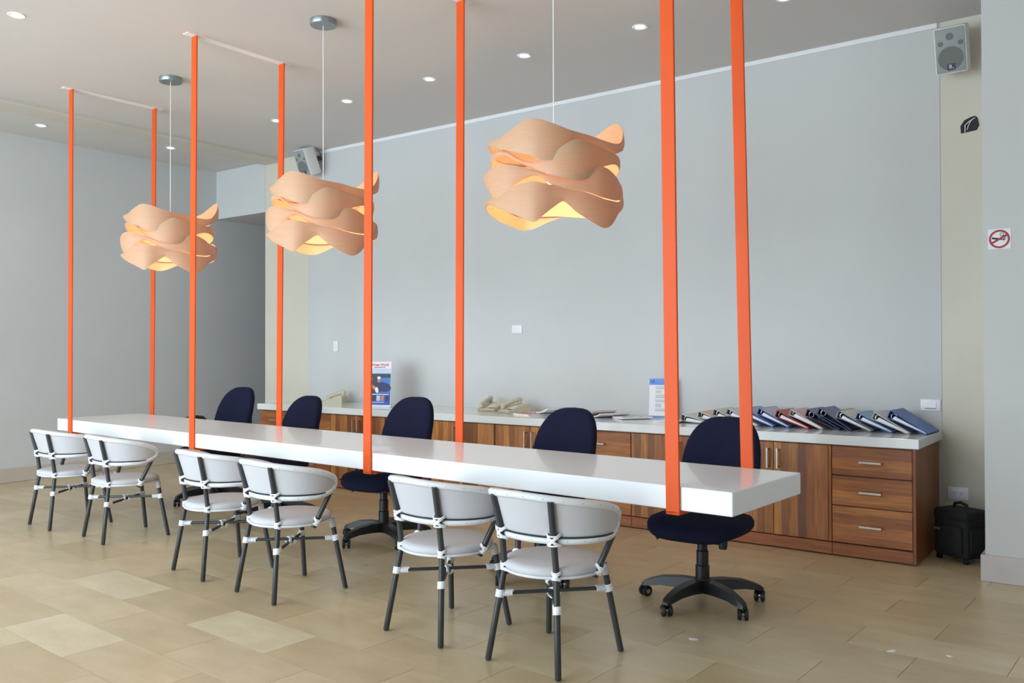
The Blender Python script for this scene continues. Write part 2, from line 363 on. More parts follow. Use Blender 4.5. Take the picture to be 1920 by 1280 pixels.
def make_bistro():
    t = thing('bistro_armchair', '', 'chair')
    prof = [(.05, .388), (.20, .388), (.213, .393), (.219, .405), (.218, .418), (.209, .428), (.19, .433), (.10, .436), (.0, .437)]
    seat = MB().lathe(prof, 40, cap=False).build('seat', m_cush, t, True, 60)
    ring = [(.2185*math.cos(a), .2185*math.sin(a), .392) for a in [2*PI*k/40 for k in range(40)]]
    MB().tube(ring, .006, 8, closed=True).build('piping', m_piping, seat, True)
    feet = {'bl': (-.185, -.222), 'br': (.185, -.222), 'fl': (-.197, .222), 'fr': (.197, .222)}
    legpt = lambda k, z: Vector((feet[k][0], feet[k][1], 0)).lerp(Vector(tops[k]), z/tops[k][2])
    tops = {'bl': (-.137, -.168, .405), 'br': (.137, -.168, .405), 'fl': (-.148, .165, .392), 'fr': (.148, .165, .392)}
    for k in ('bl', 'br'):
        s = -1 if k == 'bl' else 1
        f = Vector((*feet[k], 0)); a = Vector(tops[k]); b = back_pt(s*.245, .0); b2 = back_pt(s*.255, 1.); outv = Vector((s*.3, -1, 0)).normalized()
        MB().tube([f+Vector((0, 0, .004)), f+Vector((0, 0, .008)), f.lerp(a, .5), a-Vector((0, 0, .01)), a+Vector((0, 0, .012)) + outv*.001, a.lerp(b+outv*.02, .5), b+outv*.02, b2+outv*.014-Vector((0, 0, .006))], [.010, RL]+[RL]*6, 10).build('rear_leg', m_leg, t, True)
    for k in ('fl', 'fr'):
        f = Vector((*feet[k], 0)); a = Vector(tops[k])
        l = MB().tube([f+Vector((0, 0, .004)), f+Vector((0, 0, .008)), f.lerp(a, .5), a], [.010, RL, RL, RL], 10).build('front_leg', m_leg, t, True)
        MB().tube([legpt(k, .345), legpt(k, .391)], RL+.004, 12).build('sleeve', m_cush, l, True)
    for s in (-1, 1):
        a = Vector((s*.212, .012, .392)); b = back_pt(s*.93, .1) + Vector((s*.004, 0, 0))
        MB().tube([a-(b-a).normalized()*.02, a, a.lerp(b, .5), b], RL, 10).build('arm_support', m_leg, t, True)
    # crossed stretchers
    zs = .285
    for (k1, k2, dz) in (('bl', 'fr', .0), ('br', 'fl', -.018)):
        p, q = legpt(k1, zs+dz), legpt(k2, zs+dz); d = (q-p)
        st = MB().tube([p, p.lerp(q, .5), q], .0085, 8).build('stretcher', m_leg, t, True)
        for e, dd in ((p, d), (q, -d)):
            dn = dd.normalized(); MB().tube(circ_wrap(e+dn*.036, dn, .0115, 6, .0068), .0036, 5).build('cord_wrap', m_wrap, st, True)
        # lashings on the legs
        for kk in (k1, k2):
            c0 = legpt(kk, zs+dz); ax = (Vector(tops[kk])-Vector((*feet[kk], 0))).normalized()
            MB().tube(circ_wrap(c0, ax, RL+.002, 5, .0065), .0036, 5).build('leg_lashing', m_wrap, st, True)
    mb = MB(); cross_wrap(mb, (0, 0, zs-.009), (0, 1, 0), (0, 0, 1), .021, .017); mb.build('centre_lashing', m_wrap, t, True)
    # backrest shell with thickness
    NU, NV, th = 44, 8, .011; sh = MB(); vs = []; fs = []
    for side in (0, 1):
        for i in range(NU+1):
            for j in range(NV+1):
                u = -1+2*i/NU; p = back_pt(u, j/NV)
                ph = u*PH; nrm = Vector((math.sin(ph), -math.cos(ph), 0)); vs.append(p + nrm*(th*(.5-side)))
    n1 = (NU+1)*(NV+1); ix = lambda s, i, j: s*n1+i*(NV+1)+j
    for i in range(NU):
        for j in range(NV):
            fs.append((ix(0, i, j), ix(0, i+1, j), ix(0, i+1, j+1), ix(0, i, j+1))); fs.append((ix(1, i, j), ix(1, i, j+1), ix(1, i+1, j+1), ix(1, i+1, j)))
    for i in range(NU):
        for j in (0, NV): fs.append((ix(0, i, j), ix(1, i, j), ix(1, i+1, j), ix(0, i+1, j)))
    bk = sh.add(vs, fs).build('backrest', m_cush, t, True, 50)
    loop = [back_pt(-1+2*i/60, 0) for i in range(61)] + [back_pt(1-2*i/60, 1) for i in range(61)]
    lp = []
    for q in loop:
        if not lp or (q-lp[-1]).length > .006: lp.append(q)
    if (lp[0]-lp[-1]).length < .006: lp.pop()
    MB().tube(lp, .0165, 10, closed=True).build('border', m_piping, bk, True, 80)
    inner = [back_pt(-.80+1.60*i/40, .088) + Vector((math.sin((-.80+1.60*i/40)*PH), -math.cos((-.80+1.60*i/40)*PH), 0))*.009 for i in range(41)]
    MB().tube(inner, .0045, 6).build('inner_cord', m_dark, bk, True)  # dark inner frame cord, running just above the lower border
    sd = MB()
    for i in range(0, len(lp), 4):
        q = lp[i]; n_ = Vector((q.x, q.y, 0)).normalized(); sd.lathe([(.0018, -.001), (.0016, .001)], 5, Matrix.Translation(q+n_*.0163) @ n_.to_track_quat('Z', 'Y').to_matrix().to_4x4())
    sd.build('studs', m_dark, bk)['kind'] = 'stuff'
    # lashings where the rails meet the uprights, the seat and the arm supports
    for s in (-1, 1):
        b = back_pt(s*.245, 0.)+Vector((s*.3, -1, 0)).normalized()*.012; mb = MB(); cross_wrap(mb, b+Vector((0, 0, .006)), (0, -.1, 1), (s*.3, -1, 0), .027, .022); mb.build('rail_lashing', m_wrap, t, True)
        mb = MB(); cross_wrap(mb, Vector(tops['bl' if s < 0 else 'br'])+Vector((0, 0, -.004)), (0, 0, 1), (s*.3, -1, 0), RL+.003, .014); mb.build('seat_lashing', m_wrap, t, True)
        mb = MB(); cross_wrap(mb, (s*.219, .016, .405), (s*.4, .2, 1), (s, -.4, 0), RL+.004, .017); mb.build('arm_lashing', m_wrap, t, True)
    return t
chairs = [((-6.665, 3.315), 86, 'white wraparound armchair with charcoal legs, furthest left in the row'),
          ((-5.89, 3.324), 81.5, 'white wraparound armchair second from the left, under the far left strap'),
          ((-4.525, 3.171), 83, 'white wraparound armchair third from the left, overlapped by the fourth'),
          ((-3.823, 3.113), 84, 'white wraparound armchair fourth from the left, its right arm fully in view'),
          ((-2.702, 3.132), 85, 'white wraparound armchair second from the right, beside the nearest one'),
          ((-2.079, 3.114), 87, 'nearest white wraparound armchair, rightmost in the row and largest')]
base = make_bistro()
for i, (xy, ang, lb) in enumerate(chairs):
    o = base if i == 0 else copy_tree(base)
    o.location = (xy[0], xy[1], 0); o.rotation_euler = (0, 0, math.radians(ang-90)); o['label'] = lb; o['group'] = 'white armchairs in front of the table'

# ------------------------------------------------------------------ navy office chairs (local front = -y)
def make_office():
    t = thing('office_chair', '', 'chair')
    # seat cushion
    bm = bmesh.new(); N = 36; vs = []; fs = []
    prof = [(.80, .375), (.93, .385), (1., .41), (1., .435), (.95, .455), (.80, .466), (.4, .47), (.0, .472)]
    for (k, z) in prof:
        for i in range(N):
            a = 2*PI*i/N; ce, se = math.cos(a), math.sin(a); e = .55
            x = .245*k*math.copysign(abs(ce)**e, ce); y = .235*k*math.copysign(abs(se)**e, se)
            zz = z - (.03*((-y-.1)/.13)**2 if y < -.1 else 0); vs.append((x, y-.02, zz))
    for i in range(len(prof)-1):
        for k in range(N): fs.append((i*N+k, i*N+(k+1) % N, (i+1)*N+(k+1) % N, (i+1)*N+k))
    fs.append(tuple(reversed(range(N)))); bm.free()
    MB().add(vs, fs).build('seat', m_navy, t, True, 60)
    MB().rbox(-.17, .17, -.17, .17, .352, .382, .012).build('seat_pan', m_black, t, True)
    # backrest: tombstone outline, padded, leaning back and curved
    NA, rows = 40, []
    def outline(a):
        # half-width profile by height h 0..1
        ce, se = math.cos(a), math.sin(a); e = .62 if se > 0 else .5
        x = .5*math.copysign(abs(ce)**e, ce); z = .5*math.copysign(abs(se)**(.78 if se > 0 else .5), se)
        return x*(1-.14*(z+.5)**2), z+.5
    layers = [(.90, .030), (.97, .024), (1., .008), (1., -.010), (.97, -.026), (.90, -.036), (.6, -.044), (.3, -.047), (.0, -.048)]
    vs = []; fs = []
    for (k, off) in layers:
        for i in range(NA):
            x, h = outline(2*PI*i/NA); x *= k; h = .5+(h-.5)*k
            lean = .215 + .125*h + .02*h*h; cur = .35*(x*.46)**2*4
            vs.append((x*.46, lean+off-cur*.6, .475+h*.475))
    for i in range(len(layers)-1):
        for k in range(NA): fs.append((i*NA+k, i*NA+(k+1) % NA, (i+1)*NA+(k+1) % NA, (i+1)*NA+k))
    fs.append(tuple(reversed(range(NA))))
    bk = MB().add(vs, fs).build('backrest', m_navy, t, True, 60)
    sh = []
    for i in range(NA):
        pass
    MB().rbox(.205, .212, .262, .285, .60, .63, .002, 1).build('care_tag', m_paper, bk)
    MB().rbox(-.17, .17, .285, .31, .52, .86, .012, 2, Matrix.Rotation(0, 4, 'X')).build('back_shell', m_black, bk, True)
    # back bracket
    MB().tube([(0, .05, .365), (0, .2, .36), (0, .29, .40), (0, .315, .56)], [.026, .026, .026, .022], 10).build('back_bracket', m_black, t, True)
    MB().rbox(-.05, .05, .262, .325, .40, .50, .02, 3).build('bracket_cover', m_black, t, True)
    # lift column and levers
    MB().lathe([(.036, .085), (.036, .20), (.031, .205), (.031, .275), (.026, .28), (.026, .33)], 18).build('column_cover', m_black, t, True)
    MB().lathe([(.014, .33), (.014, .356)], 14).build('gas_lift', m_chrome, t, True)
    MB().tube([(-.04, -.02, .362), (-.14, -.05, .352), (-.20, -.07, .342), (-.225, -.08, .328)], [.008, .008, .010, .012], 8).build('lever', m_black, t, True)
    MB().lathe([(.02, -.03), (.024, 0), (.02, .03)], 12, Matrix.Translation((.13, -.04, .338))).build('tension_knob', m_black, t, True)
    # five star base
    hub = MB().lathe([(.045, .07), (.055, .08), (.052, .11), (.04, .135)], 18).build('hub', m_black, t, True)
    for k in range(5):
        a = 2*PI*k/5 + math.radians(-100); d = Vector((math.cos(a), math.sin(a), 0)); w = Vector((-d.y, d.x, 0))
        vs = []; fs = []; P = [(.03, .128, .066, .036), (.12, .130, .074, .032), (.22, .119, .074, .028), (.285, .098, .064, .025), (.315, .084, .058, .022), (.328, .072, .058, .016)]
        for (r, zt, zb, hw) in P:
            for (sw, z) in ((-1, zb), (1, zb), (.8, zt), (-.8, zt)): vs.append(d*r + w*(hw*sw) + Vector((0, 0, z)))
        for i in range(len(P)-1):
            for q in range(4): fs.append((i*4+q, i*4+(q+1) % 4, (i+1)*4+(q+1) % 4, (i+1)*4+q))
        fs += [(3, 2, 1, 0), tuple(range(len(vs)-4, len(vs)))]
        arm = MB().add(vs, fs).build('base_arm', m_black, t, True, 50)
        c = d*.312; ang = a + (.9 if k % 2 else -.6); wd = Vector((math.cos(ang), math.sin(ang), 0)); M4 = Matrix.Translation(c+Vector((0, 0, .029))) @ wd.to_track_quat('Z', 'Y').to_matrix().to_4x4()
        cs = MB()
        for s0, s1 in ((-.026, -.007), (.007, .026)): cs.lathe([(.024, s0), (.029, s0+.004), (.029, s1-.004), (.024, s1)], 16, M4)
        cs.tube([c+Vector((0, 0, .03)), c+Vector((0, 0, .075))], .008, 8)
        cs.build('caster', m_black, arm, True)
        MB().lathe([(.012, -.028), (.012, .028)], 10, M4).build('caster_axle', m_steel, arm)
    return t
offices = [((-6.62, 4.52), 1.045, 4, 'navy office chair furthest back left, beside the corridor opening'),
           ((-5.60, 4.40), 1.0, -3, 'navy office chair second from the left, partly behind an orange strap'),
           ((-4.29, 4.30), 1.035, 2, 'navy office chair in the middle, below the tall flyer stand'),
           ((-2.88, 4.17), 1.015, -2, 'navy office chair second from the right, in front of the magazines'),
           ((-1.885, 4.215), 1.0, 0, 'nearest navy office chair, at the right end behind the orange straps')]
ob = make_office()
arms_for = (0, 2)
roots = []
for i, (xy, sc, ang, lb) in enumerate(offices):
    o = ob if i == 0 else copy_tree(ob)
    roots.append(o)
    o.location = (xy[0], xy[1], 0); o.rotation_euler = (0, 0, math.radians(ang)); o.scale = (1, 1, sc); o['label'] = lb; o['group'] = 'navy office chairs behind the table'
for i in arms_for:
    for s, dz in ((-1, .0), (1, -.075)):
        a = MB().tube([(s*.16, .02, .362), (s*.30, .05, .375), (s*.345, .08, .42), (s*.352, .10, .66+dz)], .012, 8).build('armrest_post', m_black, roots[i], True)
        MB().tube([(s*.355, -.02, .664+dz), (s*.358, .0, .676+dz), (s*.36, .10, .686+dz), (s*.36, .19, .676+dz), (s*.358, .22, .656+dz)], [.014, .02, .022, .02, .014], 8).build('armrest_pad', m_black, a, True)

# ------------------------------------------------------------------ wooden cabinets and counter
YB, ZS, ZSB = 5.6871, .7734, .7129
ct = MB().rbox(-7.50, -1.1294, YB-.02, YW-.001, ZSB, ZS, .003, 1).build('counter_top', m_counter); tag(ct, 'long white counter slab on wooden cabinets along the back wall', 'counter')
ZK = .086
def handle(parent, x, z, vertical):
    L_ = .068; mb = MB()
    if vertical:
        mb.rbox(x-.007, x+.007, -.036, -.026, z-L_, z+L_, .002, 1)
        for zz in (z-L_+.012, z+L_-.012): mb.box(x-.004, x+.004, -.03, -.0, zz-.004, zz+.004)
    else:
        mb.rbox(x-L_, x+L_, -.036, -.026, z-.007, z+.007, .002, 1)
        for xx in (x-L_+.012, x+L_-.012): mb.box(xx-.004, xx+.004, -.03, -.0, z-.004, z+.004)
    return mb.build('handle', m_steel, parent)
def cabinet(x0, x1, kind, label, end=False, stile=0.):
    t = thing('base_cabinet', label, 'cabinet', (x0, YB, 0), 0, 'wooden cabinets under the counter'); w = x1-x0; D = YW-YB-.004
    MB().box(.001, w-.001, .022, D, ZK, ZSB-.001).build('body', m_wend, t)
    MB().rbox(.0005, w-.0005, .004, .022, .008, ZK-.002, .002, 1).build('plinth', m_wbase, t)
    g = .002; zt = ZSB-.008; zb = ZK+.004
    if stile: MB().rbox(w-stile+.0005, w-.0005, -.001, .022, zb, zt, .002, 1).build('stile', m_wdoor, t); w -= stile
    if kind == 'doors':
        for a, b, hx in ((g, w/2-g/2, w/2-.034), (w/2+g/2, w-g, w/2+.034)):
            d = MB().rbox(a, b, 0, .021, zb, zt, .0025, 1).build('door', m_wdoor, t); handle(d, hx, zt-.105, True)
    else:
        hs = (zb, .325, .517, zt)
        for a, b in zip(hs[:-1], hs[1:]):
            d = MB().rbox(g, w-g, 0, .021, a+.003, b-.003, .0025, 1).build('drawer', m_wdraw, t); handle(d, w/2, a+(b-a)*.5, False)
    if end:
        MB().rbox(w, w+.02, -.002, D, .008, ZSB-.001, .002, 1).build('end_panel', m_wend, t)
    return t
units = [(-7.48, -6.955, 'drawers', 'wooden drawer cabinet at the far left end of the counter'),
         (-6.95, -6.395, 'drawers', 'wooden cabinet behind the second navy chair from the left'),
         (-6.393, -5.657, 'doors', 'two-door wooden cabinet below the flyer stand'),
         (-5.655, -5.177, 'drawers', 'wooden drawer cabinet behind the middle navy chair'),
         (-5.175, -4.385, 'doors', 'two-door wooden cabinet behind the third orange strap'),
         (-4.383, -3.672, 'doors', 'two-door wooden cabinet below the pair of phones'),
         (-3.670, -3.109, 'drawers', 'wooden drawer cabinet right of the second navy chair from the right'),
         (-3.107, -2.392, 'doors', 'two-door wooden cabinet behind the nearest front strap'),
         (-2.390, -1.653, 'doors', 'two-door wooden cabinet beside the right end drawers'),
         (-1.652, -1.170, 'drawers', 'three-drawer wooden cabinet at the right end of the counter')]
for i, (a, b, k, lb) in enumerate(units):
    cabinet(a, b, k, lb, i == len(units)-1, .02 if i == len(units)-2 else 0.)

# ------------------------------------------------------------------ pendant lamps of interlaced veneer
LAMP_D, LAMP_Z = 4.54, 2.24
def band_keys(front, back):
    """front: (x, top, bottom, radius) read off the nearest lamp; back: (degrees, top z, bottom z, radius)"""
    ks = []
    for (x, yt, yb, r) in front:
        px = (x-869)/4.572; th = PI/2
        for _ in range(30):
            X = px*(LAMP_D-r*math.sin(th))/F_PX; th = math.acos(max(-1, min(1, X/r)))
        d = (LAMP_D-r*math.sin(th))/F_PX
        ks.append((th, CAM_H+(656-180-yt/4.572)*d, CAM_H+(656-180-yb/4.572)*d, r))
    for (deg, zt, zb, r) in back: ks.append((math.radians(deg) % (2*PI), zt, zb, r))
    ks.sort(); return ks
def periodic(ks, th):
    n = len(ks); th %= 2*PI
    for i in range(n):
        a, b = ks[i], ks[(i+1) % n]; t0, t1 = a[0], b[0] + (2*PI if i == n-1 else 0)
        t = th if th >= ks[0][0] else th+2*PI
        if t0 <= t <= t1+1e-9:
            p, q = ks[i-1], ks[(i+2) % n]; tp = p[0]-(2*PI if i == 0 else 0); tq = q[0]+(2*PI if i >= n-2 else 0)
            u = (t-t0)/max(1e-6, t1-t0); out = []
            for k in (1, 2, 3):
                m0 = (b[k]-p[k])/max(.05, t1-tp)*(t1-t0); m1 = (q[k]-a[k])/max(.05, tq-t0)*(t1-t0)
                out.append((2*u**3-3*u*u+1)*a[k]+(u**3-2*u*u+u)*m0+(-2*u**3+3*u*u)*b[k]+(u**3-u*u)*m1)
            return out
BANDS = [
 ([(300, 400, 445, .345), (400, 345, 448, .35), (500, 272, 465, .36), (640, 186, 495, .37), (740, 186, 530, .37), (870, 228, 540, .36), (1000, 280, 520, .34), (1100, 312, 480, .315), (1200, 342, 455, .305), (1300, 380, 475, .325), (1400, 412, 500, .35), (1455, 402, 480, .366)],
  [(-22, 2.54, 2.40, .365), (-58, 2.46, 2.32, .32), (-100, 2.44, 2.26, .36), (-142, 2.43, 2.29, .33)]),
 ([(340, 480, 535, .335), (450, 462, 508, .305), (560, 525, 568, .295), (650, 555, 602, .312), (750, 538, 635, .335), (900, 452, 685, .36), (1050, 368, 711, .37), (1150, 385, 700, .365), (1290, 445, 612, .35), (1420, 512, 600, .357)],
  [(-38, 2.33, 2.20, .32), (-85, 2.36, 2.17, .36), (-132, 2.34, 2.20, .32)]),
 ([(262, 675, 745, .368), (300, 632, 800, .37), (380, 590, 868, .37), (450, 577, 822, .365), (510, 583, 765, .357), (600, 603, 706, .342), (720, 630, 675, .328), (850, 668, 756, .325), (1000, 690, 797, .335), (1150, 640, 818, .35), (1290, 605, 868, .365), (1400, 680, 897, .366), (1450, 760, 900, .367)],
  [(-40, 2.19, 2.05, .33), (-85, 2.22, 2.07, .32), (-132, 2.24, 2.08, .35)]),
 ([(285, 890, 930, .366), (400, 842, 965, .368), (510, 770, 1005, .37), (600, 736, 1040, .37), (700, 725, 1074, .37), (780, 740, 1012, .36), (870, 760, 945, .34), (950, 780, 898, .33), (1000, 790, 930, .33), (1060, 802, 985, .335), (1150, 822, 1045, .345), (1300, 880, 1130, .36), (1370, 900, 1108, .365), (1440, 908, 1000, .367)],
  [(-22, 2.19, 2.09, .355), (-60, 2.25, 2.10, .32), (-92, 2.22, 2.05, .34), (-116, 2.18, 1.995, .36), (-140, 2.17, 2.015, .35)])]
def make_lamp():
    t = thing('pendant_lamp', '', 'lamp')
    zc = LAMP_Z
    for k, (fr_, bk_) in enumerate(BANDS):
        ks = band_keys(fr_, bk_); N = 180; NJ = 5; vs = []; fs = []
        for side in (0, 1):
            for i in range(N):
                th = 2*PI*i/N; zt, zb, r = periodic(ks, th)
                for j in range(NJ+1):
                    v = j/NJ; rr = r - .03*(v-.5)**2 + (.0009 if side else -.0009)
                    vs.append((-rr*math.cos(th), rr*math.sin(th), zb+(zt-zb)*v))
        n1 = N*(NJ+1); ix = lambda s, i, j: s*n1+(i % N)*(NJ+1)+j
        for i in range(N):
            for j in range(NJ):
                fs.append((ix(1, i, j), ix(1, i+1, j), ix(1, i+1, j+1), ix(1, i, j+1))); fs.append((ix(0, i, j), ix(0, i, j+1), ix(0, i+1, j+1), ix(0, i+1, j)))
            for j in (0, NJ): fs.append((ix(0, i, j), ix(0, i+1, j), ix(1, i+1, j), ix(1, i, j)))
        MB().add(vs, fs).build('veneer_band', m_veneer, t, True, 50)
    MB().lathe([(.0, zc-.06), (.022, zc-.055), (.036, zc-.035), (.04, zc-.01), (.034, zc+.02), (.018, zc+.045), (.014, zc+.06)], 20).build('bulb', m_bulb, t, True)
    MB().lathe([(.02, zc+.055), (.02, zc+.12), (.008, zc+.135)], 14).build('socket', m_plate, t, True)
    sp = MB()
    for a in (0, PI/2): sp.tube([(-.27*math.cos(a), -.27*math.sin(a), zc+.135), (.27*math.cos(a), .27*math.sin(a), zc+.135)], .003, 6)
    sp.build('spreader', m_steel, t)
    MB().tube([(0, 0, zc+.13), (0, 0, ZC-.03)], .0032, 6).build('cable', m_plate, t)
    cn = MB().lathe([(.085, ZC-.038), (.088, ZC-.034), (.088, ZC-.0005)], 32).build('canopy', m_canopy, t, True)
    for a in (-2.2, -.6):
        MB().lathe([(.009, 0), (.009, .006)], 8, Matrix.Translation((.086*math.cos(a), .086*math.sin(a), ZC-.02)) @ Vector((math.cos(a), math.sin(a), 0)).to_track_quat('Z', 'Y').to_matrix().to_4x4()).build('screw', m_ink, cn)
    return t
m_bulb = emit('warm_bulb', (1, .72, .42), 14.)
m_canopy = plain('brushed_canopy', lin(150, 158, 160), .35, .7)
lp0 = make_lamp()
lamps = [((-6.352, 3.956), 'swirling wood veneer pendant lamp furthest left, near the corridor'),
         ((-4.428, 3.875), 'swirling wood veneer pendant lamp in the middle of the three'),
         ((-2.515, 3.775), 'swirling wood veneer pendant lamp on the right, nearest and largest')]
for i, ((x, y), lb) in enumerate(lamps):
    o = lp0 if i == 0 else copy_tree(lp0)
    az = math.atan2(y, x)          # direction from camera
    o.location = (x, y, 0); o.rotation_euler = (0, 0, az-PI/2 + PI - (.26 if i < 2 else 0)); o['label'] = lb; o['group'] = 'veneer pendant lamps over the table'
    l = bpy.data.lights.new('bulb_light', 'POINT'); l.energy = 6; l.color = (1, .68, .38); l.shadow_soft_size = .045
    lo = bpy.data.objects.new('bulb_light', l); C.objects.link(lo); lo.location = (x, y, 2.23-.1)

# ------------------------------------------------------------------ recessed downlights
m_spot = emit('downlight_glow', (1, .98, .94), 22.)
dl = [(1200, 50, 'recessed ceiling downlight nearest the right speaker wall, right of the nearest lamp'), (983, 104, 'recessed ceiling downlight just above the nearest lamp'), (805, 148, 'recessed ceiling downlight left of the third strap on the back row'), (651, 189.5, 'recessed ceiling downlight right of the middle lamp cable'), (519, 226, 'recessed ceiling downlight overlapping the second rear strap'), (320, 277, 'recessed ceiling downlight above the far left lamp'), (77, 235, 'recessed ceiling downlight left of the far left strap'), (31, 28, 'recessed ceiling downlight at the upper left of the ceiling'), (1470, -4, 'recessed ceiling downlight above the right end of the table')]
for (px, py, lb) in dl:
    p = on_z(px, py, ZC)
    t = thing('downlight', lb, 'ceiling light', (p.x, p.y, ZC), 0, 'recessed downlights')
    MB().lathe([(.032, -.002), (.05, -.006), (.055, -.0005)], 24, cap=False).build('bezel', m_trimw, t, True)
    MB().lathe([(.0, -.003), (.033, -.003)], 20, cap=False).build('lens', m_spot, t)
    l = bpy.data.lights.new('downlight_lamp', 'SPOT'); l.energy = 5; l.spot_size = 1.5; l.spot_blend = .7; l.color = (1, .95, .86); l.shadow_soft_size = .03
    lo = bpy.data.objects.new('downlight_lamp', l); C.objects.link(lo); lo.location = (p.x, p.y, ZC-.012)

# ------------------------------------------------------------------ wall fittings
def plate(name, x, z, w, h, label, cat, y=YW):
    t = thing(name, label, cat, (x, y, z)); MB().rbox(-w/2, w/2, -.009, -.0005, -h/2, h/2, .003, 2).build('plate', m_plate, t, True); return t
t = plate('light_switch', -4.667, 1.514, .115, .075, 'small white switch plate on the wall above the middle of the counter', 'switch'); MB().rbox(-.022, .022, -.013, -.008, -.016, .016, .002).build('rocker', m_plate, t)
t = plate('wall_socket', -7.104, 1.369, .075, .115, 'upright white socket plate on the wall left of the flyer', 'socket'); MB().rbox(-.014, .014, -.012, -.008, -.02, .02, .002).build('socket_face', m_paper, t)
t = plate('light_switch', -1.199, .943, .125, .078, 'wide white switch plate above the blue binder at the counter end', 'switch')
MB().rbox(-.036, .036, -.0125, -.008, -.021, .021, .002).build('rocker', m_plate, t); MB().rbox(-.036, .036, -.0105, -.008, -.0245, -.0215, .0008, 1).build('rocker_gap', m_dark, t)
t = plate('wall_socket', -1.056+.02, .36, .125, .085, 'white double power socket low on the wall above the black bag', 'socket', YW+.004)
so = MB().rbox(-.036, .036, -.012, -.008, -.018, .018, .002).build('socket_face', m_plate, t)
pm = MB()
for x in (-.02, .02):
    for dx, dz in ((-.006, .005), (.006, .005), (0, -.007)): pm.box(x+dx-.0016, x+dx+.0016, -.0124, -.0118, dz-.0035, dz+.0035)
pm.build('pin_slots', m_ink, so)
# hole with wires
hp = on_y(1819, 234, YW+.004)
t = thing('wire_hole', 'ragged dark hole in the wall with loose white wires below the speaker', 'hole', (hp.x, YW+.003, hp.z))
poly = [(-.055, -.05), (-.058, .0), (-.035, .035), (.0, .05), (.03, .056), (.045, .04), (.055, -.01), (.04, -.04), (.0, -.045)]
MB().prism(poly, -.001, .004).build('recess', m_ink, t)
MB().tube([(-.03, -.004, -.045), (-.028, -.012, .0), (-.005, -.016, .018), (.012, -.012, .03), (.03, -.004, .042)], .0028, 6).build('wire', m_plate, t, True)
MB().tube([(-.018, -.004, -.03), (-.008, -.012, -.005), (.004, -.014, .018), (.012, -.004, .03)], .0024, 6).build('wire', m_plate, t, True)
# no smoking sign
t = thing('no_smoking_sign', 'square no smoking sign with red ring on the right pier', 'sign', (on_y(1874, 448, YCOL).x, YCOL, on_y(1874, 448, YCOL).z))
Wg = .115
MB().rbox(-Wg/2, Wg/2, -.003, -.0003, -Wg/2, Wg/2, .0008, 1).build('panel', m_paper, t)
n = 48; vs = []; fs = []
for r in (.0525, .0415):
    for i in range(n): vs.append((r*math.cos(2*PI*i/n), -.0036, r*math.sin(2*PI*i/n)))
MB().add(vs, [(i, (i+1) % n, n+(i+1) % n, n+i) for i in range(n)]).build('ring', m_signred, t)
cg = MB(); Rm = Matrix.Rotation(math.radians(10), 4, 'Y')
cg.box(-.038, .014, -.0036, -.0034, -.005, .005, Rm); cg.box(.017, .026, -.0036, -.0034, -.005, .005, Rm)
cg.tube([(.028, -.0036, -.004), (.033, -.0036, .008), (.028, -.0036, .016), (.018, -.0036, .02)], .0016, 4)
cg.tube([(.022, -.0036, -.002), (.026, -.0036, .006), (.022, -.0036, .012), (.012, -.0036, .014)], .0014, 4)
cg.tube([(.012+.009*math.cos(a), -.0036, .026+.009*math.sin(a)) for a in [2*PI*k/12 for k in range(12)]], .0015, 4, closed=True)
cg.build('cigarette', m_ink, t)
MB().box(-.045, .045, -.0046, -.0042, -.0055, .0055, Matrix.Rotation(math.radians(-30), 4, 'Y')).build('slash', m_signred, t)

# loudspeakers
m_grille = plain('grey_speaker_grille', lin(150, 156, 156), .6, vary=.12, scale=300.)
m_cone = plain('speaker_cone', lin(112, 116, 112), .7, vary=.1, scale=300.)
m_spk = plain('white_speaker_case', lin(232, 232, 226), .5)
m_logo = plain('navy_logo', lin(30, 26, 70), .4)
m_brk = plain('dark_bracket', lin(56, 56, 56), .5)
def speaker(label, loc, rot):
    t = thing('loudspeaker', label, 'speaker', loc); t.rotation_euler = rot; t['group'] = 'wall loudspeakers'
    MB().rbox(-.094, .094, 0, .15, -.146, .146, .012, 2).build('case', m_spk, t, True)
    g = MB().rbox(-.086, .086, -.004, .004, -.138, .138, .004, 2).build('grille', m_grille, t, True)
    for (x, z, r) in ((0, -.05, .074), (.0, .085, .022), (-.055, .045, .015), (.062, .04, .015)):
        MB().lathe([(0, 0), (r, 0), (r, .0015)], 28, Matrix.Translation((x, -.0042, z)) @ Matrix.Rotation(PI/2, 4, 'X'), cap=False).build('driver', m_cone, g)
    bd = MB().box(-.022, .022, -.0068, -.006, -.125, -.083).build('badge', m_logo, g)
    text_mesh('badge_letter', 'B', .034, m_paper, bd, upright(-.004, -.0072, -.102)); text_mesh('badge_letter', 'h', .016, m_paper, bd, upright(.013, -.0072, -.113))
    b = MB().rbox(-.02, .02, .15, .27, -.025, .025, .004).build('bracket', m_brk, t)
    MB().tube([(.03, .15, -.06), (.06, .20, -.04), (.07, .23, .04), (.07, .20, .12)], .003, 6).build('cable', m_dark, t, True)
    return t
sp = on_y(1782, 94, YW-.27)
speaker('white wall loudspeaker with grey grille, high on the right beside the pier', (sp.x, YW-.27, sp.z), (math.radians(20), 0, math.radians(1)))
sl = on_y(566, 306, YW-.27)
speaker('white wall loudspeaker high on the left, partly hidden by the middle lamp', (sl.x, YW-.27, sl.z), (math.radians(22), 0, math.radians(-2)))

